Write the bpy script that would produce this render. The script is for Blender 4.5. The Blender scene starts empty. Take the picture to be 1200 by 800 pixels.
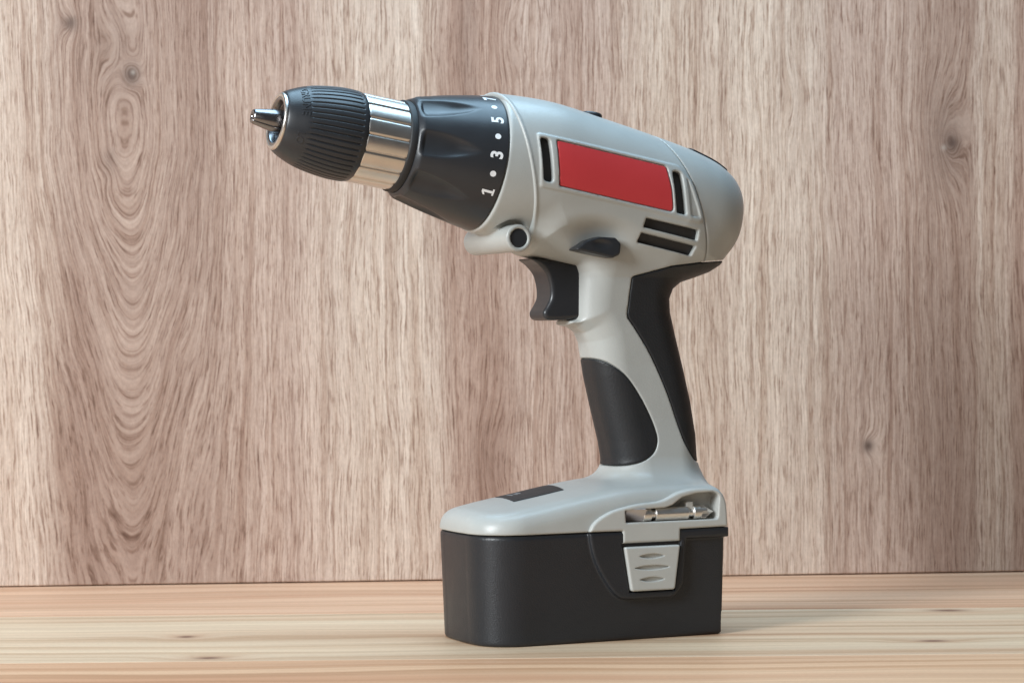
import bpy, bmesh, math
import numpy as np
from mathutils import Matrix, Vector

MM = 0.001
D = bpy.data
scene = bpy.context.scene

# ------------------------------------------------------------------ camera
cam_data = D.cameras.new("camera")
cam = D.objects.new("camera", cam_data)
scene.collection.objects.link(cam)
cam_data.sensor_width = 36.0
cam_data.lens = 84.99
cam_data.clip_start = 0.02
cam_data.clip_end = 50.0
cam.matrix_world = (Matrix.Translation((0, 0, 0.140))
                    @ Matrix.Rotation(math.radians(90 - 0.162), 4, 'X')
                    @ Matrix.Rotation(math.radians(-0.55), 4, 'Z'))
cam_data.dof.use_dof = True
cam_data.dof.focus_distance = 1.10
cam_data.dof.aperture_fstop = 28.0
scene.camera = cam

# ------------------------------------------------------------------ world and lamps
world = D.worlds.new("World")
scene.world = world
world.use_nodes = True
wbg = world.node_tree.nodes["Background"]
wbg.inputs[0].default_value = (0.97, 0.98, 1.0, 1)
wbg.inputs[1].default_value = 0.085


def area(name, loc, target, size, power, color, size_y=None):
    l = D.lights.new(name, 'AREA')
    l.energy = power
    l.color = color
    l.size = size
    if size_y:
        l.shape = 'RECTANGLE'
        l.size_y = size_y
    o = D.objects.new(name, l)
    scene.collection.objects.link(o)
    o.location = loc
    d = Vector(target) - Vector(loc)
    o.rotation_euler = d.to_track_quat('-Z', 'Y').to_euler()
    return o


area("window_softbox", (-1.45, -0.35, 0.92), (0.05, 1.2, 0.14), 0.62, 62.0, (0.92, 0.97, 1.0), 0.9)
area("overhead_softbox", (0.0, 1.24, 1.05), (0.0, 1.15, 0.1), 0.8, 14.5, (0.50, 0.77, 1.0))
area("front_bounce", (-0.3, -0.6, 0.5), (0.05, 1.3, 0.15), 0.9, 1.4, (1.0, 0.95, 0.89))

scene.view_settings.view_transform = 'Standard'
scene.view_settings.look = 'None'
scene.view_settings.exposure = 0.0
scene.view_settings.gamma = 1.0
scene.view_settings.use_curve_mapping = False


# ------------------------------------------------------------------ node helpers
class NT:
    def __init__(self, name):
        self.m = D.materials.new(name)
        self.m.use_nodes = True
        self.t = self.m.node_tree
        self.b = self.t.nodes["Principled BSDF"]

    def n(self, typ, **kw):
        nd = self.t.nodes.new(typ)
        for k, v in kw.items():
            setattr(nd, k, v)
        return nd

    def put(self, sock, v):
        if v is None:
            return
        if isinstance(v, bpy.types.NodeSocket):
            self.t.links.new(v, sock)
        else:
            sock.default_value = v

    def math(self, op, a, b=None, c=None, clamp=False):
        nd = self.n('ShaderNodeMath', operation=op, use_clamp=clamp)
        self.put(nd.inputs[0], a)
        self.put(nd.inputs[1], b)
        self.put(nd.inputs[2], c)
        return nd.outputs[0]

    def vec(self, x, y, z=0.0):
        nd = self.n('ShaderNodeCombineXYZ')
        self.put(nd.inputs[0], x)
        self.put(nd.inputs[1], y)
        self.put(nd.inputs[2], z)
        return nd.outputs[0]

    def noise(self, v, scale=1.0, detail=3.0, rough=0.5, dist=0.0):
        nd = self.n('ShaderNodeTexNoise')
        self.put(nd.inputs['Vector'], v)
        nd.inputs['Scale'].default_value = scale
        nd.inputs['Detail'].default_value = detail
        nd.inputs['Roughness'].default_value = rough
        nd.inputs['Distortion'].default_value = dist
        return nd.outputs[0]

    def ramp(self, f, stops, interp='LINEAR'):
        nd = self.n('ShaderNodeValToRGB')
        cr = nd.color_ramp
        cr.interpolation = interp
        while len(cr.elements) < len(stops):
            cr.elements.new(0.5)
        for e, (p, c) in zip(cr.elements, stops):
            e.position = p
            e.color = (*c, 1) if not isinstance(c, float) else (c, c, c, 1)
        self.put(nd.inputs[0], f)
        return nd.outputs[0]

    def mix(self, f, a, b, blend='MIX'):
        nd = self.n('ShaderNodeMix', data_type='RGBA', blend_type=blend)
        self.put(nd.inputs[0], f)
        for s, v in ((nd.inputs[6], a), (nd.inputs[7], b)):
            if isinstance(v, tuple) and len(v) == 3:
                v = (*v, 1)
            self.put(s, v)
        return nd.outputs[2]

    def bump(self, h, strength, dist):
        nd = self.n('ShaderNodeBump')
        nd.inputs['Strength'].default_value = strength
        nd.inputs['Distance'].default_value = dist
        self.put(nd.inputs['Height'], h)
        self.t.links.new(nd.outputs[0], self.b.inputs['Normal'])

    def sep(self, v):
        nd = self.n('ShaderNodeSeparateXYZ')
        self.put(nd.inputs[0], v)
        return nd.outputs

    def objco(self):
        return self.n('ShaderNodeTexCoord').outputs['Object']


def srgb(r, g, b):
    f = lambda c: (c / 255 / 12.92) if c / 255 <= 0.04045 else ((c / 255 + 0.055) / 1.055) ** 2.4
    return (f(r), f(g), f(b))


def plastic(name, col, rough, bump=0.0, bscale=1800.0, spec=0.5, var=0.04):
    k = NT(name)
    co = k.objco()
    n = k.noise(co, 55.0, 4.0, 0.6)
    lo = tuple(c * (1 - var) for c in col)
    hi = tuple(min(1, c * (1 + var)) for c in col)
    k.put(k.b.inputs['Base Color'], k.ramp(n, [(0.3, lo), (0.7, hi)]))
    r = k.math('MULTIPLY_ADD', k.noise(co, 140.0, 3.0, 0.6), 0.16, rough - 0.08)
    k.put(k.b.inputs['Roughness'], r)
    k.b.inputs['Specular IOR Level'].default_value = spec
    if bump:
        k.bump(k.noise(co, bscale, 2.0, 0.5), bump, 0.0002)
    return k.m


def metal(name, col, rough):
    k = NT(name)
    co = k.objco()
    n = k.noise(co, 90.0, 4.0, 0.65)
    k.put(k.b.inputs['Base Color'], k.ramp(n, [(0.3, tuple(c * 0.9 for c in col)), (0.7, col)]))
    k.b.inputs['Metallic'].default_value = 1.0
    k.put(k.b.inputs['Roughness'], k.math('MULTIPLY_ADD', k.noise(co, 300.0, 3.0, 0.6), 0.14, rough - 0.07))
    return k.m


M_GREY = plastic("grey_plastic", (0.415, 0.432, 0.418), 0.34, 0.26)
M_GREY2 = plastic("pale_grey_plastic", (0.455, 0.465, 0.445), 0.42, 0.12)
M_BLACK = plastic("black_plastic", (0.0190, 0.0210, 0.0250), 0.37, 0.55, 1500.0, 0.42)
M_SATIN = plastic("satin_black_plastic", (0.024, 0.026, 0.030), 0.33, 0.06, 2200.0)
M_RUBBER = plastic("black_rubber", (0.0175, 0.019, 0.0215), 0.48, 0.6, 1100.0, 0.38)
M_DARK = plastic("dark_plastic_and_slot_shade", (0.012, 0.012, 0.013), 0.6, 0.0)  # neck ring plastic; also stands in for the shadow inside slots and vents
M_RED = plastic("red_sticker", (0.575, 0.048, 0.054), 0.46, 0.04, 2400.0, 0.45, 0.03)
M_CHROME = metal("chrome", (0.74, 0.70, 0.655), 0.33)
M_STEEL = metal("dark_steel", (0.26, 0.25, 0.255), 0.25)
M_BIT = metal("worn_bit_steel", (0.78, 0.76, 0.73), 0.40)
M_BLADE = metal("bit_blade_steel", (0.58, 0.53, 0.53), 0.32)
M_WHITE = plastic("white_print", (0.80, 0.82, 0.84), 0.5)
M_GAUGE = plastic("gauge_dark_grey", (0.022, 0.022, 0.024), 0.55, 0.05, 1800.0, 0.3)
M_GAUGELINE = plastic("gauge_print", (0.22, 0.23, 0.24), 0.5)


# ------------------------------------------------------------------ wood
def wood_wall():
    k = NT("oak_laminate")
    xyz = k.sep(k.objco())
    x = k.math('MULTIPLY', xyz[0], 1000.0)      # mm along the panel
    z = k.math('MULTIPLY', xyz[2], 1000.0)      # mm up the panel
    M = k.math
    # gentle waviness of the fibres
    w1 = k.noise(k.vec(M('MULTIPLY', x, 0.010), M('MULTIPLY', z, 0.0040), 3.1), 1.0, 1.0)
    w2 = k.noise(k.vec(M('MULTIPLY', x, 0.05), M('MULTIPLY', z, 0.018), 7.7), 1.0, 1.0)
    w3 = k.noise(k.vec(M('MULTIPLY', x, 0.30), M('MULTIPLY', z, 0.13), 1.7), 1.0, 2.0)
    xw = M('ADD', x, M('MULTIPLY', M('SUBTRACT', w1, 0.5), 14.0))
    xw = M('ADD', xw, M('MULTIPLY', M('SUBTRACT', w2, 0.5), 4.5))
    xw = M('ADD', xw, M('MULTIPLY', M('SUBTRACT', w3, 0.5), 1.1))

    def gauss(cx, cz, rx, rz):
        a = M('POWER', M('ABSOLUTE', M('DIVIDE', M('SUBTRACT', x, cx), rx)), 2.0)
        b = M('POWER', M('ABSOLUTE', M('DIVIDE', M('SUBTRACT', z, cz), rz)), 2.0)
        return M('EXPONENT', M('MULTIPLY', M('ADD', a, b), -1.0))
    # nested arches of the flat-sawn figure on one side
    XC = -219.0
    dx = M('SUBTRACT', xw, XC)
    fold = M('SQRT', M('ADD', M('MULTIPLY', dx, dx), 240.0))
    msk = M('EXPONENT', M('MULTIPLY', M('POWER', M('ABSOLUTE', M('DIVIDE', dx, 50.0)), 2.0), -1.0))
    zz = M('MULTIPLY', M('TANH', M('DIVIDE', M('SUBTRACT', M('MINIMUM', z, 246.0), 165.0), 95.0)), 95.0)
    wob = k.noise(k.vec(M('MULTIPLY', x, 0.026), M('MULTIPLY', z, 0.013), 12.5), 1.0, 1.0)
    fold = M('ADD', fold, M('MULTIPLY', M('MULTIPLY', M('SUBTRACT', wob, 0.5), 10.0), msk))
    phi = M('SUBTRACT', fold, M('MULTIPLY', M('MULTIPLY', zz, 0.33), msk))
    # eyes and knots bend the fibres round them
    knots = [(-228, 232, 5, 8, 3), (-248.5, 318, 5, 8, 7), (-214.5, 289, 5, 8, 7), (-225, 306, 9, 24, 6),
             (252, 251, 11, 30, 14), (253.5, 249, 4, 7, 6), (205, 74, 5, 7, 6),
             (-14, 66, 10, 34, 7), (163, 275, 5, 18, -5), (-2, 310, 8, 34, 5), (60, 60, 9, 40, -5)]
    for cx, cz, rx, rz, a in knots:
        phi = M('ADD', phi, M('MULTIPLY', gauss(cx, cz, rx, rz), float(a)))
    zs = z
    lat = M('MULTIPLY', x, 0.011)      # left and right of the arches differ
    band = k.noise(k.vec(M('MULTIPLY', phi, 0.050), M('MULTIPLY', zs, 0.0022), M('ADD', lat, 0.3)), 1.0, 2.0, 0.5)
    ring = k.noise(k.vec(M('MULTIPLY', phi, 0.30), M('MULTIPLY', zs, 0.0040), M('ADD', lat, 5.3)), 1.0, 2.0, 0.55)
    fib = k.noise(k.vec(M('MULTIPLY', phi, 1.05), M('MULTIPLY', zs, 0.016), M('ADD', lat, 9.1)), 1.0, 3.0, 0.6)
    pore = k.noise(k.vec(M('MULTIPLY', phi, 1.25), M('MULTIPLY', zs, 0.060), M('ADD', lat, 2.2)), 1.0, 3.0, 0.6)
    pore2 = k.noise(k.vec(M('MULTIPLY', phi, 1.3), M('MULTIPLY', zs, 0.11), M('ADD', lat, 31.2)), 1.0, 1.0, 0.5)
    speck = k.noise(k.vec(M('MULTIPLY', x, 0.9), M('MULTIPLY', z, 0.45), 4.4), 1.0, 2.0, 0.6)
    # base tint varies across the panel
    pos = M('MULTIPLY_ADD', xw, 1.0 / 640.0, 0.5)
    # image x 0..1200 -> wall -292..292 -> pos 0.044..0.956
    P = lambda px: 0.5 + ((px - 600) / 2.05) / 640.0
    A = srgb(197, 178, 163)   # pale
    B = srgb(172, 146, 131)   # mid
    C = srgb(165, 141, 127)   # brown
    E_ = srgb(183, 160, 146)  # pinkish
    G = srgb(202, 183, 167)   # lightest
    tint = k.ramp(pos, [(P(-20), A), (P(30), A), (P(95), C), (P(240), C), (P(330), E_), (P(430), A), (P(500), A),
                        (P(540), B), (P(575), B), (P(620), E_), (P(700), E_), (P(780), G), (P(870), G), (P(940), A),
                        (P(1000), E_), (P(1050), E_), (P(1100), C), (P(1140), C), (P(1170), A), (P(1215), B)], 'EASE')
    t1 = k.ramp(band, [(0.28, (0.85, 0.80, 0.78)), (0.48, (1.0, 1.0, 1.0)), (0.70, (1.07, 1.08, 1.08))])
    t2 = k.ramp(ring, [(0.26, (0.73, 0.65, 0.61)), (0.40, (0.92, 0.89, 0.87)), (0.52, (1.01, 1.01, 1.01)), (0.66, (1.09, 1.11, 1.12))])
    t3 = k.ramp(fib, [(0.26, (0.60, 0.52, 0.48)), (0.42, (0.91, 0.88, 0.87)), (0.60, (1.05, 1.05, 1.05)), (0.74, (1.09, 1.11, 1.12))])
    t4 = k.ramp(pore, [(0.28, (0.46, 0.38, 0.34)), (0.39, (0.77, 0.71, 0.68)), (0.48, (1.0, 1.0, 1.0)), (0.68, (1.11, 1.13, 1.14))])
    t6 = k.ramp(pore2, [(0.22, (0.56, 0.48, 0.44)), (0.31, (0.86, 0.82, 0.80)), (0.38, (1.0, 1.0, 1.0))])
    t5 = k.ramp(speck, [(0.3, (0.92, 0.92, 0.92)), (0.7, (1.07, 1.07, 1.07))])
    c = tint
    for t in (t1, t2, t3, t4, t5, t6):
        c = k.mix(1.0, c, t, 'MULTIPLY')
    # dark hearts of the knots
    for cx, cz, rx, rz, s in [(-248.5, 318.5, 4.0, 4.6, 0.75), (-214.5, 289, 4.6, 5.8, 0.90), (255.5, 248, 3.6, 4.6, 0.95),
                              (205, 74, 3.4, 3.8, 0.9), (-227, 241, 5, 8, 0.30), (-225, 305, 16, 34, 0.20), (252, 251, 12, 30, 0.38),
                              (-14, 66, 12, 26, 0.20), (-24, 300, 6, 80, 0.22)]:
        g = gauss(cx, cz, rx, rz)
        c = k.mix(M('MULTIPLY', g, s), c, srgb(88, 70, 62))
    # pale flecks inside two of the hearts
    for cx, cz, r in [(-213.6, 290.6, 1.3), (250.5, 245.4, 1.5)]:
        c = k.mix(M('MULTIPLY', gauss(cx, cz, r, r * 1.1), 0.45), c, srgb(190, 180, 170))
    k.put(k.b.inputs['Base Color'], c)
    k.b.inputs['Roughness'].default_value = 0.62
    k.b.inputs['Specular IOR Level'].default_value = 0.3
    k.bump(M('ADD', M('MULTIPLY', pore, 0.6), fib), 0.25, 0.0003)
    return k.m


def pine(name, base, dark, line, seed, gl=1.0):
    k = NT(name)
    M = k.math
    xyz = k.sep(k.n('ShaderNodeNewGeometry').outputs['Position'])
    x = M('MULTIPLY', xyz[0], 1000.0)
    y = M('MULTIPLY', xyz[1], 1000.0)
    zc = M('MULTIPLY', xyz[2], 1000.0)
    w = k.noise(k.vec(M('MULTIPLY', x, 0.004), M('MULTIPLY', y, 0.012), seed), 1.0, 2.0)
    yw = M('ADD', y, M('MULTIPLY', M('SUBTRACT', w, 0.5), 34.0))

    def gauss(cx, cy, rx, ry):
        a = M('POWER', M('ABSOLUTE', M('DIVIDE', M('SUBTRACT', x, cx), rx)), 2.0)
        b = M('POWER', M('ABSOLUTE', M('DIVIDE', M('SUBTRACT', y, cy), ry)), 2.0)
        return M('EXPONENT', M('MULTIPLY', M('ADD', a, b), -1.0))
    kn = [(-154, 1133, 4, 4.5), (-134, 1057, 6, 4), (217, 1210, 9, 5), (189, 1092, 6, 3.5)]
    for cx, cy, rx, ry in kn:
        yw = M('ADD', yw, M('MULTIPLY', gauss(cx, cy, rx * 4, ry * 2.6), 14.0))
    yw = M('ADD', yw, M('MULTIPLY', zc, 0.7))
    band = k.noise(k.vec(M('MULTIPLY', x, 0.0014), M('MULTIPLY', yw, 0.030), seed + 2), 1.0, 2.0)
    ring = k.noise(k.vec(M('MULTIPLY', x, 0.0014), M('MULTIPLY', yw, 0.100), seed + 5), 1.0, 2.0)
    fine = k.noise(k.vec(M('MULTIPLY', x, 0.0035), M('MULTIPLY', yw, 0.30), seed + 8), 1.0, 3.0, 0.6)
    speck = k.noise(k.vec(M('MULTIPLY', x, 0.5), M('MULTIPLY', y, 0.9), seed + 9), 1.0, 2.0, 0.6)
    c = k.ramp(band, [(0.34, dark), (0.52, base), (0.72, tuple(min(1, v * 1.08) for v in base))])
    c = k.mix(1.0, c, k.ramp(ring, [(0.28, tuple(v * 0.93 for v in line)), (0.43, (0.93, 0.89, 0.85)), (0.52, (1.0, 1.0, 1.0)), (0.64, (1.07, 1.08, 1.08))]), 'MULTIPLY')
    c = k.mix(1.0, c, k.ramp(fine, [(0.3, (0.87, 0.82, 0.78)), (0.5, (1, 1, 1)), (0.7, (1.05, 1.06, 1.06))]), 'MULTIPLY')
    c = k.mix(1.0, c, k.ramp(speck, [(0.3, (0.95, 0.95, 0.95)), (0.7, (1.04, 1.04, 1.04))]), 'MULTIPLY')
    for cx, cy, rx, ry in kn:
        c = k.mix(M('MULTIPLY', gauss(cx, cy, rx * 3, ry * 2.4), 0.32), c, srgb(170, 112, 78))
        c = k.mix(M('MULTIPLY', gauss(cx, cy, rx, ry), 0.85), c, srgb(92, 52, 40))
    k.put(k.b.inputs['Base Color'], c)
    k.b.inputs['Roughness'].default_value = 0.5
    k.b.inputs['Specular IOR Level'].default_value = 0.35
    k.bump(fine, 0.15, 0.0003)
    return k.m


M_WALL = wood_wall()
PINE_A = pine("pine_rosy", srgb(212, 169, 138), srgb(200, 150, 118), (0.83, 0.73, 0.66), 1.3)
PINE_B = pine("pine_pale", srgb(209, 180, 150), srgb(198, 162, 131), (0.83, 0.74, 0.67), 21.7)
PINE_C = pine("pine_honey", srgb(209, 166, 131), srgb(198, 148, 113), (0.83, 0.73, 0.65), 44.1)
PINE_D = pine("pine_orange", srgb(204, 170, 141), srgb(193, 152, 122), (0.86, 0.77, 0.70), 63.9)


# ------------------------------------------------------------------ mesh helpers
def link(name, me, mat, parent=None, smooth=True):
    me.materials.append(mat)
    if smooth:
        me.polygons.foreach_set('use_smooth', np.ones(len(me.polygons), dtype=bool))
    o = D.objects.new(name, me)
    scene.collection.objects.link(o)
    if parent is not None:
        o.parent = parent
    return o


def mesh_np(name, V, Q):
    me = D.meshes.new(name)
    V = np.asarray(V, dtype=np.float32) * MM
    me.vertices.add(len(V))
    me.vertices.foreach_set('co', V.ravel())
    Q = np.asarray(Q, dtype=np.int32)
    n, kk = Q.shape
    me.loops.add(n * kk)
    me.loops.foreach_set('vertex_index', Q.ravel())
    me.polygons.add(n)
    me.polygons.foreach_set('loop_start', np.arange(0, n * kk, kk, dtype=np.int32))
    me.update(calc_edges=True)
    me.validate()
    return me


def bevel_box(name, lo, hi, bev, mat, parent=None, seg=2, smooth=True):
    bm = bmesh.new()
    bmesh.ops.create_cube(bm, size=1.0)
    lo, hi = Vector(lo), Vector(hi)
    for v in bm.verts:
        v.co = Vector([lo[i] + (v.co[i] + 0.5) * (hi[i] - lo[i]) for i in range(3)]) * MM
    bmesh.ops.bevel(bm, geom=list(bm.edges), offset=bev * MM, segments=seg, affect='EDGES', profile=0.5)
    me = D.meshes.new(name)
    bm.to_mesh(me)
    bm.free()
    return link(name, me, mat, parent, False)


# ------------------------------------------------------------------ signed distance modelling
def poly2(px, py, P):
    """exact signed distance to a closed polygon (negative inside)"""
    P = np.asarray(P, dtype=np.float32)
    d = np.full(px.shape, 1e9, np.float32)
    s = np.ones(px.shape, bool)
    n = len(P)
    for i in range(n):
        a, b = P[i], P[i - 1]
        ex, ey = b - a
        wx, wy = px - a[0], py - a[1]
        t = np.clip((wx * ex + wy * ey) / (ex * ex + ey * ey + 1e-12), 0, 1)
        qx, qy = wx - ex * t, wy - ey * t
        d = np.minimum(d, qx * qx + qy * qy)
        c1, c2, c3 = py >= a[1], py < b[1], ex * wy > ey * wx
        s ^= (c1 & c2 & c3) | (~c1 & ~c2 & ~c3)
    return np.where(s, 1, -1) * np.sqrt(d)


def polyn(px, py, P, pad=4.0):
    """as poly2, but exact only near the polygon (box distance beyond)"""
    P = np.asarray(P, dtype=np.float32)
    lo, hi = P.min(0), P.max(0)
    ox = np.maximum(np.maximum(lo[0] - px, px - hi[0]), 0)
    oy = np.maximum(np.maximum(lo[1] - py, py - hi[1]), 0)
    d = np.hypot(ox, oy)
    m = d < pad
    if m.any():
        d[m] = poly2(px[m], py[m], P)
    return d


def smin(a, b, k):
    h = np.maximum(k - np.abs(a - b), 0) / k
    return np.minimum(a, b) - h * h * k * 0.25


def smax(a, b, k):
    return -smin(-a, -b, k)


def extr(d2, w, b, r):
    """extrude 2d distance to half width b with edge rounding r"""
    u, v = d2 + r, np.abs(w) - b + r
    return np.minimum(np.maximum(u, v), 0) + np.hypot(np.maximum(u, 0), np.maximum(v, 0)) - r


def spline(P, n=6, closed=False):
    P = np.asarray(P, float)
    m = len(P)
    out = []
    rng = range(m if closed else m - 1)
    for i in rng:
        if closed:
            p0, p1, p2, p3 = P[(i - 1) % m], P[i], P[(i + 1) % m], P[(i + 2) % m]
        else:
            p0, p1, p2, p3 = P[max(i - 1, 0)], P[i], P[i + 1], P[min(i + 2, m - 1)]
        for j in range(n):
            t = j / n
            out.append(0.5 * ((2 * p1) + (p2 - p0) * t + (2 * p0 - 5 * p1 + 4 * p2 - p3) * t * t + (3 * p1 - p0 - 3 * p2 + p3) * t ** 3))
    if not closed:
        out.append(P[-1])
    return np.array(out)


def roundpoly(P, r, n=5):
    """polygon with its corners rounded; r a number or one per corner"""
    P = np.asarray(P, float)
    m = len(P)
    r = np.broadcast_to(np.asarray(r, float), (m,))
    out = []
    for i in range(m):
        p, a, b = P[i], P[i - 1], P[(i + 1) % m]
        u, v = a - p, b - p
        lu, lv = np.linalg.norm(u), np.linalg.norm(v)
        u, v = u / lu, v / lv
        ang = math.acos(max(-1, min(1, float(u @ v))))
        if r[i] < 1e-3 or ang > 3.0:
            out.append(p)
            continue
        t = min(r[i] / math.tan(ang / 2), 0.48 * lu, 0.48 * lv)
        p0, p1 = p + u * t, p + v * t
        for j in range(n + 1):
            q = j / n
            out.append((1 - q) ** 2 * p0 + 2 * q * (1 - q) * p + q * q * p1)
    return np.array(out)


def sdf_mesh(name, f, lo, hi, h):
    lo = np.asarray(lo, np.float32)
    hi = np.asarray(hi, np.float32)
    B = 8
    nb = np.ceil((hi - lo) / (h * B)).astype(int) + 1
    n = nb * B
    bi = np.stack(np.meshgrid(*[np.arange(q) for q in nb], indexing='ij'), -1).reshape(-1, 3)
    cen = lo + (bi * B + (B - 1) / 2).astype(np.float32) * h
    dc = f(cen[:, 0], cen[:, 1], cen[:, 2])
    act = np.abs(dc) < B * h * 0.5 * 1.7321 * 1.5 + 0.8
    S = np.repeat(np.repeat(np.repeat(dc.reshape(nb), B, 0), B, 1), B, 2).astype(np.float32)
    off = np.stack(np.meshgrid(*[np.arange(B)] * 3, indexing='ij'), -1).reshape(-1, 3)
    ab = bi[act] * B
    for c0 in range(0, len(ab), 400):
        ii = (ab[c0:c0 + 400, None, :] + off[None]).reshape(-1, 3)
        p = lo + ii.astype(np.float32) * h
        S[ii[:, 0], ii[:, 1], ii[:, 2]] = f(p[:, 0], p[:, 1], p[:, 2])
    I = S < 0
    cs = np.zeros(tuple(n - 1), np.uint8)
    for a in (0, 1):
        for b in (0, 1):
            for c in (0, 1):
                cs += I[a:n[0] - 1 + a, b:n[1] - 1 + b, c:n[2] - 1 + c]
    cell = np.argwhere((cs > 0) & (cs < 8))
    vid = np.full(tuple(n - 1), -1, np.int32)
    vid[cell[:, 0], cell[:, 1], cell[:, 2]] = np.arange(len(cell))
    acc = np.zeros((len(cell), 3), np.float32)
    cnt = np.zeros(len(cell), np.float32)
    corners = [(a, b, c) for a in (0, 1) for b in (0, 1) for c in (0, 1)]
    for A in corners:
        for ax in range(3):
            if A[ax]:
                continue
            Bc = list(A)
            Bc[ax] = 1
            va = S[cell[:, 0] + A[0], cell[:, 1] + A[1], cell[:, 2] + A[2]]
            vb = S[cell[:, 0] + Bc[0], cell[:, 1] + Bc[1], cell[:, 2] + Bc[2]]
            cr = (va < 0) != (vb < 0)
            t = np.where(cr, va / np.where(va == vb, 1, va - vb), 0)
            q = np.tile(np.asarray(A, np.float32), (len(cell), 1))
            q[:, ax] += t
            acc += np.where(cr[:, None], q, 0)
            cnt += cr
    V = lo + (cell + acc / np.maximum(cnt, 1)[:, None]) * h
    quads = []
    for ax in range(3):
        u, v = (ax + 1) % 3, (ax + 2) % 3
        sl0 = [slice(1, n[q] - 1) for q in range(3)]
        sl1 = list(sl0)
        sl0[ax] = slice(0, n[ax] - 1)
        sl1[ax] = slice(1, n[ax])
        a, b = I[tuple(sl0)], I[tuple(sl1)]
        e = np.argwhere(a != b)
        base = np.array([1, 1, 1])
        base[ax] = 0
        e = e + base
        ins = I[e[:, 0], e[:, 1], e[:, 2]]

        def cid(du, dv):
            q = e.copy()
            q[:, u] += du
            q[:, v] += dv
            return vid[q[:, 0], q[:, 1], q[:, 2]]
        qd = np.stack([cid(-1, -1), cid(0, -1), cid(0, 0), cid(-1, 0)], 1)
        qd[~ins] = qd[~ins][:, ::-1]
        quads.append(qd)
    Q = np.concatenate(quads)
    Q = Q[(Q >= 0).all(1)]
    # pull the vertices onto the exact surface
    K = np.array([(1, -1, -1), (-1, -1, 1), (-1, 1, -1), (1, 1, 1)], np.float32)
    e = 0.12 * h
    V0 = V.copy()
    for _ in range(3):
        d = f(V[:, 0], V[:, 1], V[:, 2])
        g = np.zeros_like(V)
        for kk in K:
            p = V + kk * e
            g += kk * f(p[:, 0], p[:, 1], p[:, 2])[:, None]
        g /= 4 * e
        st = d[:, None] * g / np.maximum((g * g).sum(1), 0.2)[:, None]
        V = V - np.clip(st, -0.6 * h, 0.6 * h)
        V = V0 + np.clip(V - V0, -0.9 * h, 0.9 * h)
    return mesh_np(name, V, Q)


def sdf_obj(name, f, lo, hi, h, mat, parent):
    return link(name, sdf_mesh(name, f, lo, hi, h), mat, parent)


# ------------------------------------------------------------------ the setting
wall = bevel_box("wall", (-1300, 0, 0.55), (1300, 18, 440), 0.8, M_WALL)
wall["kind"] = "structure"
wall["label"] = "upright pinkish brown oak board with knots behind the tool"
wall.location = (0.0, 1.3821, 0.0)
wall.rotation_euler = (0, 0, math.radians(3.05))

table = D.objects.new("tabletop", None)
scene.collection.objects.link(table)
table["kind"] = "structure"
table["label"] = "pale pine tabletop of long glued boards under the drill"
rows = [(1222.0, 1480.0, [(-1300, 1300, PINE_A)]),
        (1046.6, 1221.6, [(-1300, -330.0, PINE_D), (-329.7, 1300, PINE_B)]),
        (872.0, 1046.2, [(-1300, 1300, PINE_C)]),
        (697.0, 871.6, [(-1300, 1300, PINE_B)]),
        (522.0, 696.6, [(-1300, 1300, PINE_A)])]
for y0, y1, segs in rows:
    for x0, x1, m in segs:
        bevel_box("plank", (x0, y0, -28), (x1, y1, 0), 0.5, m, table, 2)

# ------------------------------------------------------------------ the drill
TH = math.radians(24)
drill = D.objects.new("cordless_drill", None)
scene.collection.objects.link(drill)
drill.location = (0.030, 1.130, 0.0)
drill.rotation_euler = (0, 0, TH)
drill["category"] = "drill"
drill["label"] = "grey and black cordless drill with red side panel standing on its battery"

TILT = math.atan(0.1705)
CT, ST = math.cos(TILT), math.sin(TILT)
AX, AZ = -47.9, 218.7


def SHf(X, Z):
    a, b = X - AX, Z - AZ
    return a * CT - b * ST, a * ST + b * CT


def from_sh(s, h):
    return AX + s * CT + h * ST, AZ - s * ST + h * CT


# --- head solid
prof_top = spline([(-6, 32.2), (0, 32.5), (8, 33.0), (18, 33.3), (30, 33.2), (50, 32.0), (74, 30.4), (97, 28.8), (108, 27.4),
                   (117, 25.5), (124.5, 22.4), (129.5, 18.4), (132.8, 13.0), (134.2, 7.0), (134.6, 0.0)], 4)
HEAD = np.concatenate([prof_top, (prof_top * [1, -1])[::-1][1:]])


def head0(X, Y, Z):
    s, h = SHf(X, Z)
    t = np.clip((s - 55) / 90.0, 0, 1)
    h0 = 0.95 * np.exp(-((s - 30) / 22.0) ** 2) - 3.2 * t * t * (3 - 2 * t)
    y = np.abs(Y) * 1.035
    hh = np.abs(h - h0)
    r = (hh ** 2.2 + y ** 2.2 + 1e-6) ** (1 / 2.2)
    return poly2(s, r, HEAD)


# --- grip and fairing under the head
GRIP = np.array([(-24, 205), (-33, 192), (-32, 180), (-27, 176.8), (-16, 174.0), (-4.5, 171.2), (-3.6, 168), (-4.2, 147.5), (-7.6, 146.4), (-7.4, 144.2),
                 (-2.4, 143.2), (1.4, 140.5), (3.6, 136), (4.7, 129), (6.1, 120), (9.6, 104.8), (13.6, 89), (15.6, 78), (15.6, 60),
                 (59.6, 60), (59.8, 79), (59.2, 92), (56.6, 108), (52.8, 124), (48.6, 140), (46.2, 150), (45.9, 156), (47.6, 160.2),
                 (52, 163.6), (60, 166.5), (67, 169.6), (71, 173.0), (66, 186), (52, 205)], float)


def fairing(X, Y, Z):
    d2 = poly2(X, Z, GRIP)
    b = np.interp(Z, [55, 70, 82, 100, 125, 150, 166, 176, 186, 200], [21, 18.6, 17.2, 16.4, 16.3, 17.0, 18.2, 21.5, 25, 27]).astype(np.float32)
    return extr(d2, Y, b, 0.82 * b)


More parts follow.
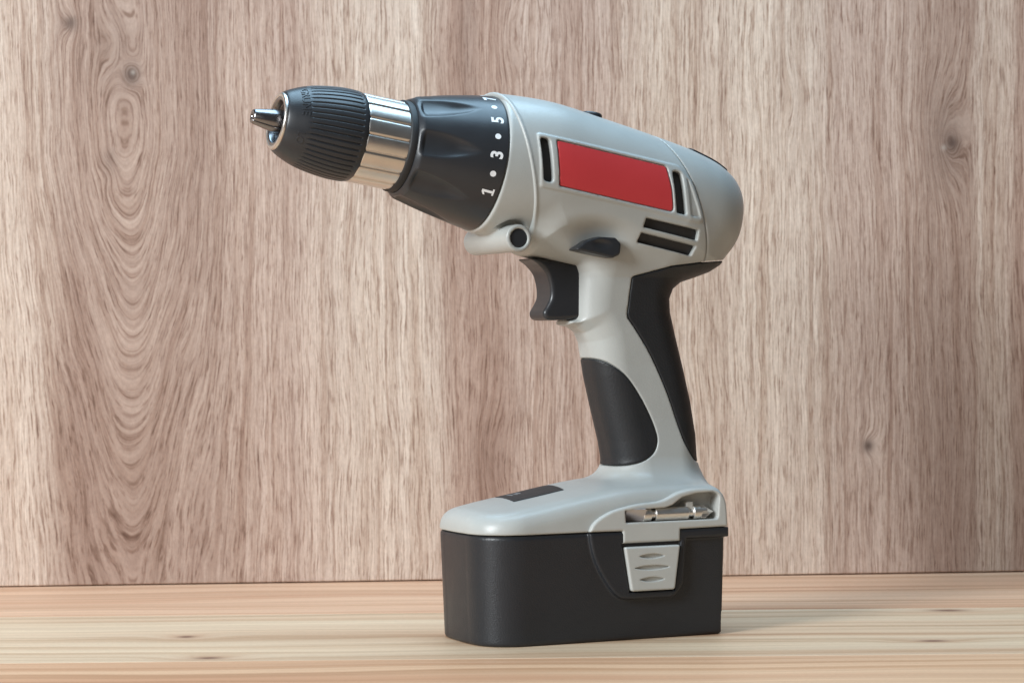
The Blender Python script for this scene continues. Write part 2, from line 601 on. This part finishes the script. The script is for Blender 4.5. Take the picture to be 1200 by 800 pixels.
# --- the broad foot above the battery
HT = spline([(-75, 56.5), (-62, 59.4), (-45, 63.2), (-27, 66.4), (-5, 70.4), (12, 72.6), (35, 73.2), (62, 71.6), (80, 70)], 4)


def foot_plan(hw, x0, x1, rf, rr):
    """footprint: broad rounded nose in front, tight corners behind"""
    a = np.linspace(0, np.pi / 2, 26)
    near = [(x0 + rf - rf * math.sin(t) ** 0.94, -hw + rf - rf * math.cos(t) ** 0.94) for t in a[:-1]]
    bow = [(x0 - 0.5 * (1 - (y / (hw - rf)) ** 2), y) for y in np.linspace(-hw + rf, hw - rf, 13)]
    far = [(p[0], -p[1]) for p in near[::-1]]
    back = roundpoly([(0, hw), (x1, hw), (x1, -hw), (0, -hw)], [0, rr, rr, 0], 6)
    return np.array(near + bow + far + [tuple(p) for p in back])


PLAN_CAP = foot_plan(34.2, -62.8, 60.4, 22, 4.0)
PLAN_BAT = foot_plan(34.0, -62.6, 60.0, 22, 3.2)


def cap(X, Y, Z):
    d2 = poly2(X, Y, PLAN_CAP)
    top = Z - np.interp(X, HT[:, 0], HT[:, 1]).astype(np.float32) + 0.0036 * Y * Y
    top = top * 0.97
    d = smax(d2, top, 7.5)
    return smax(d, 50.2 - Z, 0.8)


def solid(X, Y, Z):
    d = smin(head0(X, Y, Z), fairing(X, Y, Z), 9.0)
    return smin(d, cap(X, Y, Z), 10.5)


def seam_front(s, h):
    return s - (11.0 - 0.37 * h)


def seam_rear(s, h):
    return (s - (97.5 - 0.56 * h + 3.0 * (1 - (h / 25.0) ** 2))) * 0.87


SKEW = lambda pts: pts
R_GRIP_REAR = np.concatenate([
    roundpoly([(95, 60), (95, 176.5), (77, 174.4), (60, 173.3), (41, 171.2), (20.6, 166.2), (18.4, 148.2)], [0, 0, 0, 0, 0, 2.0, 3.0]),
    spline([(18.8, 147.4), (24.1, 140.2), (31.1, 129.4), (39.0, 112.9), (45.6, 94.8), (48.6, 87.9), (53.6, 81.0), (58.0, 79.2)], 3),
    [(64, 78.6), (80, 78)]])
R_GRIP_FRONT = np.concatenate([
    [(-12, 128.5), (-4.4, 129.4)],
    spline([(0, 129.3), (4.1, 128.7), (9.8, 126.5), (17.2, 120.9), (23.8, 112.4), (29.5, 102.4), (32.8, 94.3), (33.4, 89.0), (31.1, 84.0),
            (25.3, 80.4), (17.5, 78.6), (9.0, 78.3)], 3),
    [(0, 78.4), (-12, 79)]])

FRAME = roundpoly([(12.6, 14.6), (88.2, 14.1), (96, 7.0), (104.6, -9.9), (17.6, -9.6)], [1.5, 6, 10, 2, 1.5])
REDP = roundpoly([(22.6, 12.7), (80.8, 12.0), (84.6, 2), (87.2, -8.0), (27.0, -7.2)], [1.0, 1.5, 30, 1.5, 1.0])
SLOTL = roundpoly([(13.9, 12.9), (19.0, 12.8), (23.7, -6.8), (18.6, -6.6)], [2.2, 2.2, 2.0, 2.0])
SLOTR = roundpoly([(83.9, 11.0), (89.3, 10.9), (94.6, -8.4), (89.2, -8.3)], [2.4, 2.4, 1.0, 1.0])
TRI = roundpoly([(91.9, 10.0), (102.3, -8.3), (96.9, -8.3)], [0.4, 0.8, 0.8])
VENT1 = roundpoly([(74.3, -13.1), (102.8, -13.7), (103.4, -18.7), (73.8, -17.6)], 0.7)
VENT2 = roundpoly([(73.6, -20.0), (103.6, -21.0), (103.0, -25.8), (73.2, -24.7)], 0.7)
CAVITY = roundpoly([(6.7, 59.4), (7.0, 53.9), (54.6, 53.9), (55.5, 65.0), (52.6, 66.6), (43.0, 66.2), (36.0, 64.6), (31.0, 61.2), (27.5, 60.2)],
                   [0.6, 0.8, 1.8, 2.4, 3, 4, 4, 3, 3])
SWITCH = roundpoly([(-12.3, 178.4), (-7.0, 182.6), (-0.5, 184.4), (8.0, 184.0), (10.9, 181.2), (10.2, 176.2), (6.5, 174.6)], [0.6, 4, 4, 1.5, 1.5, 1.5, 1.5])


def housing(X, Y, Z):
    s, h = SHf(X, Z)
    hd0 = head0(X, Y, Z)
    # raised frame round the red panel and the slots, on both flanks
    fr = poly2(s, h, FRAME)
    hd = smin(hd0, smax(hd0 - 0.75, fr, 0.9), 0.5)
    sf = seam_front(s, h)
    hd = hd - np.where(Z > 120, 0.4 * np.exp(-((sf - 0.9) / 0.8) ** 2), 0)
    d = smin(hd, fairing(X, Y, Z), 9.0)
    d = smin(d, cap(X, Y, Z), 10.5)
    sol = d
    # thumb scoop over the direction switch
    q = np.sqrt(((X - 1.0) / 20.0) ** 2 + ((np.abs(Y) - 31.0) / 9.8) ** 2 + ((Z - 182.6 + 0.10 * (X - 1)) / 9.6) ** 2)
    d = smax(d, -((q - 1.0) * 7.5), 3.0)
    # pieces cut away
    d = smax(d, -np.maximum(polyn(s, h, REDP) - 0.45, -(sol + 1.3)), 0.35)
    for P in (SLOTL, SLOTR, VENT1, VENT2):
        d = smax(d, -np.maximum(polyn(s, h, P), -(sol + 6.5)), 0.7)
    d = smax(d, -np.maximum(polyn(s, h, TRI), -(sol + 0.6)), 0.35)
    d = smax(d, -np.maximum(polyn(X, Z, R_GRIP_REAR) - 0.35, -(sol + 1.6)), 0.4)
    d = smax(d, -np.maximum(polyn(X, Z, R_GRIP_FRONT) - 0.35, -(sol + 1.6)), 0.4)
    # trigger opening
    d = np.maximum(d, -extr(poly2(X, Z, [(-40, 174.2), (-5.0, 169.6), (-5.0, 147.4), (-40, 147.4)]), Y, 9.6, 1.5))
    # bit store
    d = smax(d, -np.maximum(polyn(X, Z, CAVITY) - 0.2, Y + 26.6), 0.5)
    # joints with the collar and the rear cap; the front end of the foot stays whole
    foot = np.where(Z < 120, 1e3, 0.0)
    d = smax(d, -(seam_front(s, h) + foot), 1.1)
    d = smax(d, seam_rear(s, h) + 0.12 - np.where(h < -40, 1e3, 0), 0.5)
    return d


GB = ((-66, -40, 47), (92, 40, 258))
HSG = sdf_obj("housing", housing, GB[0], GB[1], 0.6, M_GREY, drill)


def rear_cap_f(X, Y, Z):
    s, h = SHf(X, Z)
    hd = smin(head0(X, Y, Z), fairing(X, Y, Z), 9.0)
    d = smax(hd + 0.05, -(seam_rear(s, h) - 0.16), 0.7)
    d = smax(d, -(poly2(X, Z, R_GRIP_REAR) - 0.35), 0.4)
    # seat of the dark strip on top
    return np.maximum(d, -np.maximum(np.maximum(np.abs(Y) - 9.4, np.maximum(102.4 - s, s - 123.6)), np.maximum(-(hd + 1.0), 10 - h)))


RCAP = sdf_obj("rear_cap", rear_cap_f, (20, -36, 160), (95, 36, 240), 0.6, M_GREY, drill)


def strip_f(X, Y, Z):
    s, h = SHf(X, Z)
    d = np.maximum(head0(X, Y, Z) - 0.7, -(head0(X, Y, Z) + 2.0))
    return smax(np.maximum(d, 10 - h), extr(np.maximum(102.8 - s, s - 123.2), Y, 9.0, 1.0), 0.6)


sdf_obj("top_strip", strip_f, (44, -12, 200), (82, 12, 240), 0.45, M_RUBBER, RCAP)


def collar_f(X, Y, Z):
    s, h = SHf(X, Z)
    d = head0(X, Y, Z) + 0.5
    d = smax(d, seam_front(s, h) - 4.0, 0.6)
    d = smax(d, 0.35 - s, 1.3)
    # cross tube under the collar with its two mouths
    t = np.hypot(X + 40.0, Z - 183.5)
    tube = extr(t - 6.2, Y, 25.2, 0.8)
    d = smax(d, -np.maximum(t - 8.6, 13.0 - np.abs(Y)), 1.0)
    d = smin(d, tube, 0.7)
    return np.maximum(d, -np.maximum(t - 4.35, 22.9 - np.abs(Y)))


COL = sdf_obj("collar", collar_f, (-64, -38, 170), (-15, 38, 258), 0.6, M_GREY, drill)
for sgn in (-1, 1):
    def plug_f(X, Y, Z, sgn=sgn):
        return extr(np.hypot(X + 40.0, Z - 183.5) - 4.2, Y - sgn * 20.0, 4.5, 0.5)
    sdf_obj("tube_plug", plug_f, (-46, sgn * 20 - 6, 177), (-34, sgn * 20 + 6, 190), 0.4, M_SATIN, COL)


def slot_shade_f(X, Y, Z):
    s, h = SHf(X, Z)
    d = smin(head0(X, Y, Z), fairing(X, Y, Z), 9.0) + 2.3
    d = np.maximum(d, np.minimum(17 - X, 194 - Z))
    return np.maximum(np.maximum(d, -30 - h), np.maximum(9 - s + 5, s - 110))


sdf_obj("slot_shade_core", slot_shade_f, (-40, -36, 160), (75, 36, 250), 1.6, M_DARK, HSG)  # black core added behind the slots, their inner shadow put into its colour


def red_f(X, Y, Z):
    s, h = SHf(X, Z)
    hd = head0(X, Y, Z) - 0.75
    d = np.maximum(hd + 0.35, -(hd + 3.0))
    return smax(np.maximum(d, Y), poly2(s, h, REDP), 0.3)


sdf_obj("side_panel", red_f, (-30, -36, 190), (48, -18, 232), 0.45, M_RED, drill)["label"] = "red blank panel on the side of the motor housing"


# --- soft grips
def rgrip_f(X, Y, Z):
    d = smin(smin(head0(X, Y, Z), fairing(X, Y, Z), 9.0), cap(X, Y, Z), 10.5)
    return smax(d + 0.05, poly2(X, Z, R_GRIP_REAR), 0.7)


def fgrip_f(X, Y, Z):
    d = smin(fairing(X, Y, Z), cap(X, Y, Z), 10.5)
    return smax(d + 0.05, poly2(X, Z, R_GRIP_FRONT), 0.7)


sdf_obj("rear_grip", rgrip_f, (14, -30, 74), (88, 30, 182), 0.6, M_RUBBER, drill)
sdf_obj("front_grip", fgrip_f, (-4, -22, 72), (38, 22, 134), 0.6, M_RUBBER, drill)

# --- trigger and switches
TRIG = np.concatenate([[(2, 147.6)], [(2, 172)],
                       spline([(-12, 173.6), (-25.5, 175.0), (-22.5, 172.2), (-18.6, 167.8), (-16.9, 162.0), (-16.8, 157.0), (-18.6, 153.2), (-20.4, 150.2),
                               (-19.8, 147.6), (-17.0, 146.4), (-8, 146.6)], 4)])


def trig_f(X, Y, Z):
    return extr(poly2(X, Z, TRIG), Y, 9.0, 2.0)


sdf_obj("trigger", trig_f, (-30, -11, 142), (4, 11, 179), 0.4, M_SATIN, drill)


def switch_f(X, Y, Z):
    d2 = poly2(X, Z, SWITCH)
    d = extr(d2, Y, 26.6, 1.0)
    # finger hollow
    q = np.hypot((X - 1) * 0.45, Z - 181.0 + 0.1 * (X - 1))
    return smax(d, -(np.hypot(q, (np.abs(Y) - 29.4) * 1.0) - 3.5), 0.5)


sdf_obj("direction_switch", switch_f, (-15, -28, 171), (14, 28, 188), 0.4, M_SATIN, drill)


def knob_f(X, Y, Z):
    s, h = SHf(X, Z)
    d = np.sqrt(((s - 52.3) / 1.0) ** 2 + Y ** 2) - 5.0
    return smax(d, h - 34.2, 1.6)


def knob2_f(X, Y, Z):
    s, h = SHf(X, Z)
    return np.maximum(knob_f(X, Y, Z), 28.0 - h)


sdf_obj("gear_knob", knob2_f, (-10, -8, 235), (25, 8, 252), 0.4, M_SATIN, drill)


# --- charge gauge on the foot
GAUGE = roundpoly([(-38.6, -13.2), (-13.2, -13.2), (-10.0, 13.2), (-36.5, 13.2)], [0.8, 0.8, 5, 1.0])


def gauge_f(X, Y, Z):
    c = cap(X, Y, Z)
    return smax(np.maximum(c - 0.3, -(c + 1.2)), poly2(X, Y, GAUGE), 0.3)


GA = sdf_obj("charge_gauge", gauge_f, (-42, -15, 58), (-6, 15, 73), 0.35, M_GAUGE, drill)
for x0, y0, y1 in ((-32.5, 1.5, 8.5), (-30.2, 1.0, 6.0), (-28.4, 2.0, 7.5)):
    def line_f(X, Y, Z, x0=x0, y0=y0, y1=y1):
        c = cap(X, Y, Z)
        return np.maximum(np.maximum(c - 0.42, -(c + 0.6)), np.maximum(np.abs(X - x0) - 0.35, np.maximum(y0 - Y, Y - y1)))
    sdf_obj("gauge_mark", line_f, (x0 - 1.5, y0 - 1.5, 60), (x0 + 1.5, y1 + 1.5, 72), 0.2, M_GAUGELINE, GA)

# --- side store for the bit
PANEL = np.concatenate([spline([(-11.2, 50.4), (-9.8, 53.4), (-7.0, 56.0), (-2.8, 58.3), (2.1, 60.1), (13.0, 62.2), (22, 62.9), (27.0, 63.9), (34.6, 67.0), (43, 68.3),
                                (51.1, 68.0), (56.6, 66.0), (58.6, 62.5), (59.4, 58.5), (59.8, 50.3)], 3),
                        [(35.0, 50.0), (34.8, 44.6), (5.4, 44.6), (5.3, 50.2)]])


def holder_f(X, Y, Z):
    d = extr(poly2(X, Z, PANEL), Y + 30.0, 6.4, 1.1)
    d = smax(d, -np.maximum(poly2(X, Z, CAVITY), Y + 27.6), 0.7)
    return d


HOLD = sdf_obj("bit_holder", holder_f, (-16, -38, 42), (64, -22, 72), 0.4, M_GREY2, drill)
bevel_box("bit_clip", (39.2, -34.2, 58.2), (42.9, -26.0, 62.2), 0.5, M_GREY2, HOLD)

# --- battery
SKIRT = np.concatenate([spline([(-11.2, 49.9), (-10.6, 45), (-8.9, 38.5), (-5.8, 31.8), (-2.2, 26.2), (1.0, 22.2), (4.6, 19.6), (9.0, 18.8)], 3),
                        roundpoly([(9.4, 18.8), (31.5, 18.8), (36.6, 24.5), (38.2, 45.4), (60.6, 45.4), (60.6, 49.9)], [0, 4, 6, 1, 0.5, 0])])


def battery_f(X, Y, Z):
    d2 = poly2(X, Y, PLAN_BAT) + 0.034 * (50 - Z)
    d = smax(d2, np.maximum(0.0 - Z, Z - 49.95), 2.2)
    d = np.maximum(d, np.where(Z < 10.6, X - 57.9, -50.0))
    sk = extr(poly2(X, Z, SKIRT), Y + 30, 6.0, 1.3)
    sk = np.where(Y < -20, sk, 50)
    d = smin(d, np.maximum(sk, Z - 49.95), 0.8)
    # seat of the latch
    d = smax(d, -np.maximum(poly2(X, Z, [(4.9, 44.9), (35.3, 44.9), (35.0, 42), (32.0, 22.0), (8.6, 22.0), (5.2, 42)]), Y + 34.4), 0.4)
    return d


BAT = sdf_obj("battery", battery_f, (-64, -39, -2), (64, 38, 53), 0.6, M_BLACK, drill)
LATCH = roundpoly([(5.9, 42.9), (34.3, 42.9), (31.4, 22.6), (9.1, 22.6)], [0.8, 0.8, 1.6, 1.6])


def latch_f(X, Y, Z):
    d = extr(poly2(X, Z, LATCH), Y + 33.0, 4.4, 0.9)
    for zc, a in ((38.4, 6.6), (33.2, 9.2), (27.8, 6.4)):
        # lens shaped finger groove
        R = (a * a + 1.1) / 2.1
        lens = np.maximum(np.hypot(X - 19.6, Z - (zc + R - 1.05)) - R, np.hypot(X - 19.6, Z - (zc - R + 1.05)) - R)
        d = smax(d, -np.maximum(lens, Y + 36.1), 0.3)
    return d


sdf_obj("latch", latch_f, (3, -39, 20), (37, -27, 45), 0.35, M_GREY2, BAT)["label"] = "pale grey release latch with three finger grooves"


# ------------------------------------------------------------------ chuck and clutch ring, turned about the spindle
def polar(name, prof, nphi, rfun, mat, parent, cap0=False, cap1=False):
    prof = np.asarray(prof, float)
    m = len(prof)
    ph = np.linspace(0, 2 * np.pi, nphi, endpoint=False)
    S = np.repeat(prof[:, 0][:, None], nphi, 1)
    R = np.repeat(prof[:, 1][:, None], nphi, 1)
    PH = np.repeat(ph[None], m, 0)
    if rfun:
        S, R = rfun(S, R, PH)
    h, y = R * np.sin(PH), -R * np.cos(PH)
    X, Z = AX + S * CT + h * ST, AZ - S * ST + h * CT
    V = np.stack([X, y, Z], -1).reshape(-1, 3)
    i = np.arange(m - 1)[:, None] * nphi
    j = np.arange(nphi)[None]
    j2 = (j + 1) % nphi
    Q = np.stack([i + j, i + nphi + j, i + nphi + j2, i + j2], -1).reshape(-1, 4)
    me = mesh_np(name, V, Q)
    bm = bmesh.new()
    bm.from_mesh(me)
    if cap0:
        bm.verts.ensure_lookup_table()
        bm.faces.new([bm.verts[q] for q in range(nphi)])
    if cap1:
        bm.verts.ensure_lookup_table()
        bm.faces.new([bm.verts[(m - 1) * nphi + q] for q in range(nphi)])
    bmesh.ops.recalc_face_normals(bm, faces=bm.faces)
    bm.to_mesh(me)
    bm.free()
    o = link(name, me, mat, parent)
    return o


def sm(a, b, v):
    t = np.clip((v - a) / (b - a), 0, 1)
    return t * t * (3 - 2 * t)


# clutch ring
ring_prof = np.concatenate([[(-36.0, 17.0), (-38.6, 20.4)],
                            spline([(-39.6, 20.9), (-39.9, 21.2), (-39.7, 21.7), (-38.8, 22.7), (-38.0, 23.4), (-37.3, 23.75), (-35.5, 24.2), (-32, 25.0), (-27, 26.2), (-18, 28.1), (-10, 29.7), (-4, 30.7), (-0.9, 31.2), (-0.3, 31.1), (0.0, 30.5)], 7),
                            [(0.2, 20)]])


def ring_fun(S, R, PH):
    k = np.abs(((PH - np.radians(2) + np.pi / 8) % (np.pi / 4)) - np.pi / 8) / (np.pi / 8)   # 0 at a dent's middle
    w = 0.62 * (1 - sm(-37, -12, S)) ** 0.45 + 0.02
    dent = 2.15 * np.maximum(1 - (k / w) ** 2, 0) ** 0.9 * sm(-39.6, -36.5, S) * (1 - sm(-24, -10.5, S))
    return S, R - np.where(R > 20.95, dent, 0)


TORQ = polar("torque_ring", ring_prof, 360, ring_fun, M_SATIN, drill)
neck = polar("neck_ring", [(-40.6, 12), (-43.0, 19.4), (-43.2, 20.4), (-42.7, 21.0), (-40.2, 21.0), (-36, 20.6)], 128, None, M_DARK, drill)

FONT = {}


def glyph(txt, size, bold=0.0, thick=0.09):
    cu = D.curves.new("glyph", 'FONT')
    cu.body = txt
    cu.size = size
    cu.align_x = 'CENTER'
    cu.align_y = 'CENTER'
    cu.resolution_u = 6
    cu.offset = bold
    cu.extrude = thick
    o = D.objects.new("glyph", cu)
    scene.collection.objects.link(o)
    dg = bpy.context.evaluated_depsgraph_get()
    me = bpy.data.meshes.new_from_object(o.evaluated_get(dg))
    D.objects.remove(o)
    D.curves.remove(cu)
    bm = bmesh.new()
    bm.from_mesh(me)
    bmesh.ops.triangulate(bm, faces=bm.faces)
    bmesh.ops.subdivide_edges(bm, edges=[e for e in bm.edges if e.calc_length() > size * 0.15], cuts=2)
    bm.to_mesh(me)
    bm.free()
    return me


def wrap(me, s0, phi0, rfun, flip=1, hcen=None):
    """lay a flat mesh round the spindle: text right runs upward, text top points to the nose (flip=-1: both reversed)"""
    c = np.zeros(len(me.vertices) * 3, np.float32)
    me.vertices.foreach_get('co', c)
    c = c.reshape(-1, 3)
    u0 = (c[:, 0].min() + c[:, 0].max()) / 2
    v0 = (c[:, 1].min() + c[:, 1].max()) / 2
    u, v, w = (c[:, 0] - u0) * flip, (c[:, 1] - v0) * flip, c[:, 2]
    s = s0 - v
    R = rfun(s) + w
    ph = phi0 + u / rfun(np.array([s0]))[0]
    h, y = R * np.sin(ph), -R * np.cos(ph)
    V = np.stack([AX + s * CT + h * ST, y, AZ - s * ST + h * CT], -1) * MM
    me.vertices.foreach_set('co', V.astype(np.float32).ravel())
    me.update()


def one_glyph():
    bm = bmesh.new()
    for quad in (((-0.55, -2.8), (0.65, -2.8), (0.65, 2.8), (-0.55, 2.8)), ((-1.9, 1.0), (-0.5, 1.7), (-0.5, 2.8), (-1.9, 1.9)),
                 ((-1.5, -2.8), (-0.55, -2.8), (-0.55, -2.0), (-1.5, -2.0)), ((0.65, -2.8), (1.6, -2.8), (1.6, -2.0), (0.65, -2.0))):
        for w in (0.09,):
            bm.faces.new([bm.verts.new((a, b, w)) for a, b in quad])
    me = D.meshes.new("numeral")
    bm.to_mesh(me)
    bm.free()
    return me


ring_r = lambda s: np.interp(s, ring_prof[2:-1, 0], ring_prof[2:-1, 1]) + 0.02
for i in range(15):
    ph = math.radians(-31 + 16.2 * i)
    if i % 2 == 0:
        me = glyph(str(i + 1), 7.6, 0.22) if i else one_glyph()
        wrap(me, -5.2, ph, ring_r)
        link("numeral", me, M_WHITE, TORQ, False)
    else:
        bm = bmesh.new()
        bmesh.ops.create_cone(bm, cap_ends=True, segments=20, radius1=1.35, radius2=1.35, depth=0.16)
        me = D.meshes.new("dot_mark")
        bm.to_mesh(me)
        bm.free()
        wrap(me, -5.3, ph, ring_r)
        link("dot_mark", me, M_WHITE, TORQ, False)

# chuck
body_prof = [(-38, 20.2)] + [(-38 - i * 0.5, 20.25) for i in range(1, 50)] + [(-63.0, 20.1), (-63.4, 19.6)]


def flute_fun(S, R, PH):
    k = np.abs(((PH * 16 / (2 * np.pi)) % 1.0) - 0.5) * 2      # 1 mid of a land edge
    g = np.exp(-((1 - k) / 0.13) ** 2)
    land = 0.26 * k ** 2          # each land is a little rounder than the cylinder
    return S, R - 0.55 * g - land


CHUCK = polar("chuck_body", body_prof[::-1], 480, flute_fun, M_CHROME, drill)

slv = spline([(-98.6, 12.9), (-98.4, 13.5), (-96.5, 14.7), (-94, 15.9), (-90, 17.5), (-85, 18.9), (-78, 20.1), (-72, 20.7), (-67, 20.75), (-64.3, 20.5), (-62.8, 20.0), (-62.1, 19.3)], 7)
slv = np.concatenate([slv, [(-62.2, 17)]])


def rib_fun(S, R, PH):
    k = np.abs(((PH * 46 / (2 * np.pi)) % 1.0) - 0.5) * 2
    g = np.exp(-((1 - k) / 0.20) ** 2)
    win = sm(-90.0, -87.0, S) * (1 - sm(-66.0, -65.2, S))
    return S, R - 0.75 * g * win


SLV = polar("chuck_sleeve", slv, 640, rib_fun, M_SATIN, drill)
slv_r = lambda s: np.interp(s, slv[:-1, 0], slv[:-1, 1]) - 0.02
me = glyph("GRUNE", 4.8, 0.04, 0.34)
wrap(me, -91.6, math.radians(36), slv_r, -1)
link("embossed_lettering", me, M_SATIN, SLV, False)
me = glyph("LO", 4.4, 0.03, 0.3)
wrap(me, -92.3, math.radians(-26), slv_r, -1)
link("embossed_lettering", me, M_SATIN, SLV, False)

nose_prof = [(-94, 4.0), (-96.2, 4.5), (-96.6, 8.6), (-97.2, 9.0), (-99.2, 9.6), (-99.7, 10.2), (-99.8, 11.2), (-99.5, 12.2), (-98.9, 12.8), (-97.5, 13.1)]
nose = polar("nose_ring", spline(nose_prof, 4), 128, None, M_STEEL, SLV)
polar("nose_rim", spline([(-99.0, 12.95), (-99.7, 12.75), (-100.0, 12.3), (-100.05, 11.6), (-99.8, 11.1), (-99.2, 10.9)], 4), 128, None, M_CHROME, SLV)

# three jaws closing on a cone
for j in range(3):
    c0 = math.radians(20 + 120 * j)
    phs = c0 + np.linspace(-math.radians(57.5), math.radians(57.5), 15)
    ringl = [(-92.0, 5.9), (-99.5, 5.35), (-105, 4.35), (-110.0, 3.35), (-110.9, 2.9), (-111.0, 1.1), (-108.5, 1.0)]
    V, Q = [], []
    for s, r in ringl:
        for p in phs:
            h, y = r * math.sin(p), -r * math.cos(p)
            V.append((AX + s * CT + h * ST, y, AZ - s * ST + h * CT))
    n = len(phs)
    for a in range(len(ringl) - 1):
        for b in range(n - 1):
            Q.append((a * n + b, a * n + b + 1, (a + 1) * n + b + 1, (a + 1) * n + b))
    # flat walls of the slit between the jaws
    base = len(V)
    for s, r in ringl:
        for p in (phs[0], phs[-1]):
            r2 = 0.4
            h, y = r2 * math.sin(p), -r2 * math.cos(p)
            V.append((AX + s * CT + h * ST, y, AZ - s * ST + h * CT))
    for a in range(len(ringl) - 2):
        Q.append((a * n, (a + 1) * n, base + (a + 1) * 2, base + a * 2))
        Q.append((a * n + n - 1, base + a * 2 + 1, base + (a + 1) * 2 + 1, (a + 1) * n + n - 1))
    me = mesh_np("jaw", V, Q)
    bm = bmesh.new()
    bm.from_mesh(me)
    bmesh.ops.recalc_face_normals(bm, faces=bm.faces)
    bm.to_mesh(me)
    bm.free()
    link("jaw", me, M_STEEL, SLV)

# ------------------------------------------------------------------ the spare bit lying in the store
BX0, BX1, BY, BZ = 7.8, 54.0, -33.0, 57.15


def bit_f(X, Y, Z, part='body'):
    x = X - BX0
    y, z = Y - BY, Z - BZ - (X - 30) * 0.004
    r = np.hypot(y, z)
    hexr = np.maximum(np.maximum(np.abs(z), np.abs(0.5 * z + 0.866 * y)), np.abs(0.5 * z - 0.866 * y))
    shank = smax(smax(hexr - 3.0, r - 3.2, 0.3), np.abs(x - 23.6) - 8.6, 0.5)
    neck1 = np.maximum(r - 2.0, np.abs(x - 14.2) - 2.0)
    neck2 = np.maximum(r - 2.0, np.abs(x - 33.4) - 2.4)
    knob1 = smax(r - 3.1, np.abs(x - 10.8) - 2.2, 0.6)
    blade = np.maximum(np.maximum(np.abs(z) - 2.9, np.abs(y * 0.8 + 0.6 * z) - (0.30 + 0.24 * np.maximum(x, 0))), np.abs(x - 4.6) - 4.6)
    head = smax(r - 3.15, np.abs(x - 38.2) - 3.4, 0.5)
    cone = np.maximum(r - np.maximum((46.2 - x) * 0.56, 0), np.maximum(40.5 - x, x - 46))
    ph = smin(head, cone, 0.3)
    for a in (0.4, 0.4 + np.pi / 2, 0.4 + np.pi, 0.4 + 1.5 * np.pi):
        ca, sa = math.cos(a), math.sin(a)
        u = y * ca + z * sa
        v = -y * sa + z * ca
        fl = np.abs(v) * 0.75 + (0.75 + 0.0 * x) - u - (x - 46) * 0.36 * 0.4
        q = np.maximum(fl, 38.6 - x)
        ph = np.maximum(ph, -q * 0.7)
    if part == 'blade':
        return blade
    return np.minimum.reduce([shank, neck1, neck2, knob1, ph])


bit_me = sdf_mesh("screwdriver_bit", bit_f, (BX0 - 2, BY - 5, BZ - 5), (BX1 + 3, BY + 5, BZ + 5), 0.22)
bit = link("screwdriver_bit", bit_me, M_BIT)
bit.location = drill.location
bit.rotation_euler = drill.rotation_euler
bit["category"] = "screwdriver bit"
bit["label"] = "steel double-ended screwdriver bit lying in the holder at the drill's foot"
bl = sdf_mesh("blade", lambda X, Y, Z: bit_f(X, Y, Z, 'blade'), (BX0 - 2, BY - 5, BZ - 5), (BX0 + 12, BY + 5, BZ + 5), 0.22)
link("blade", bl, M_BLADE, bit)
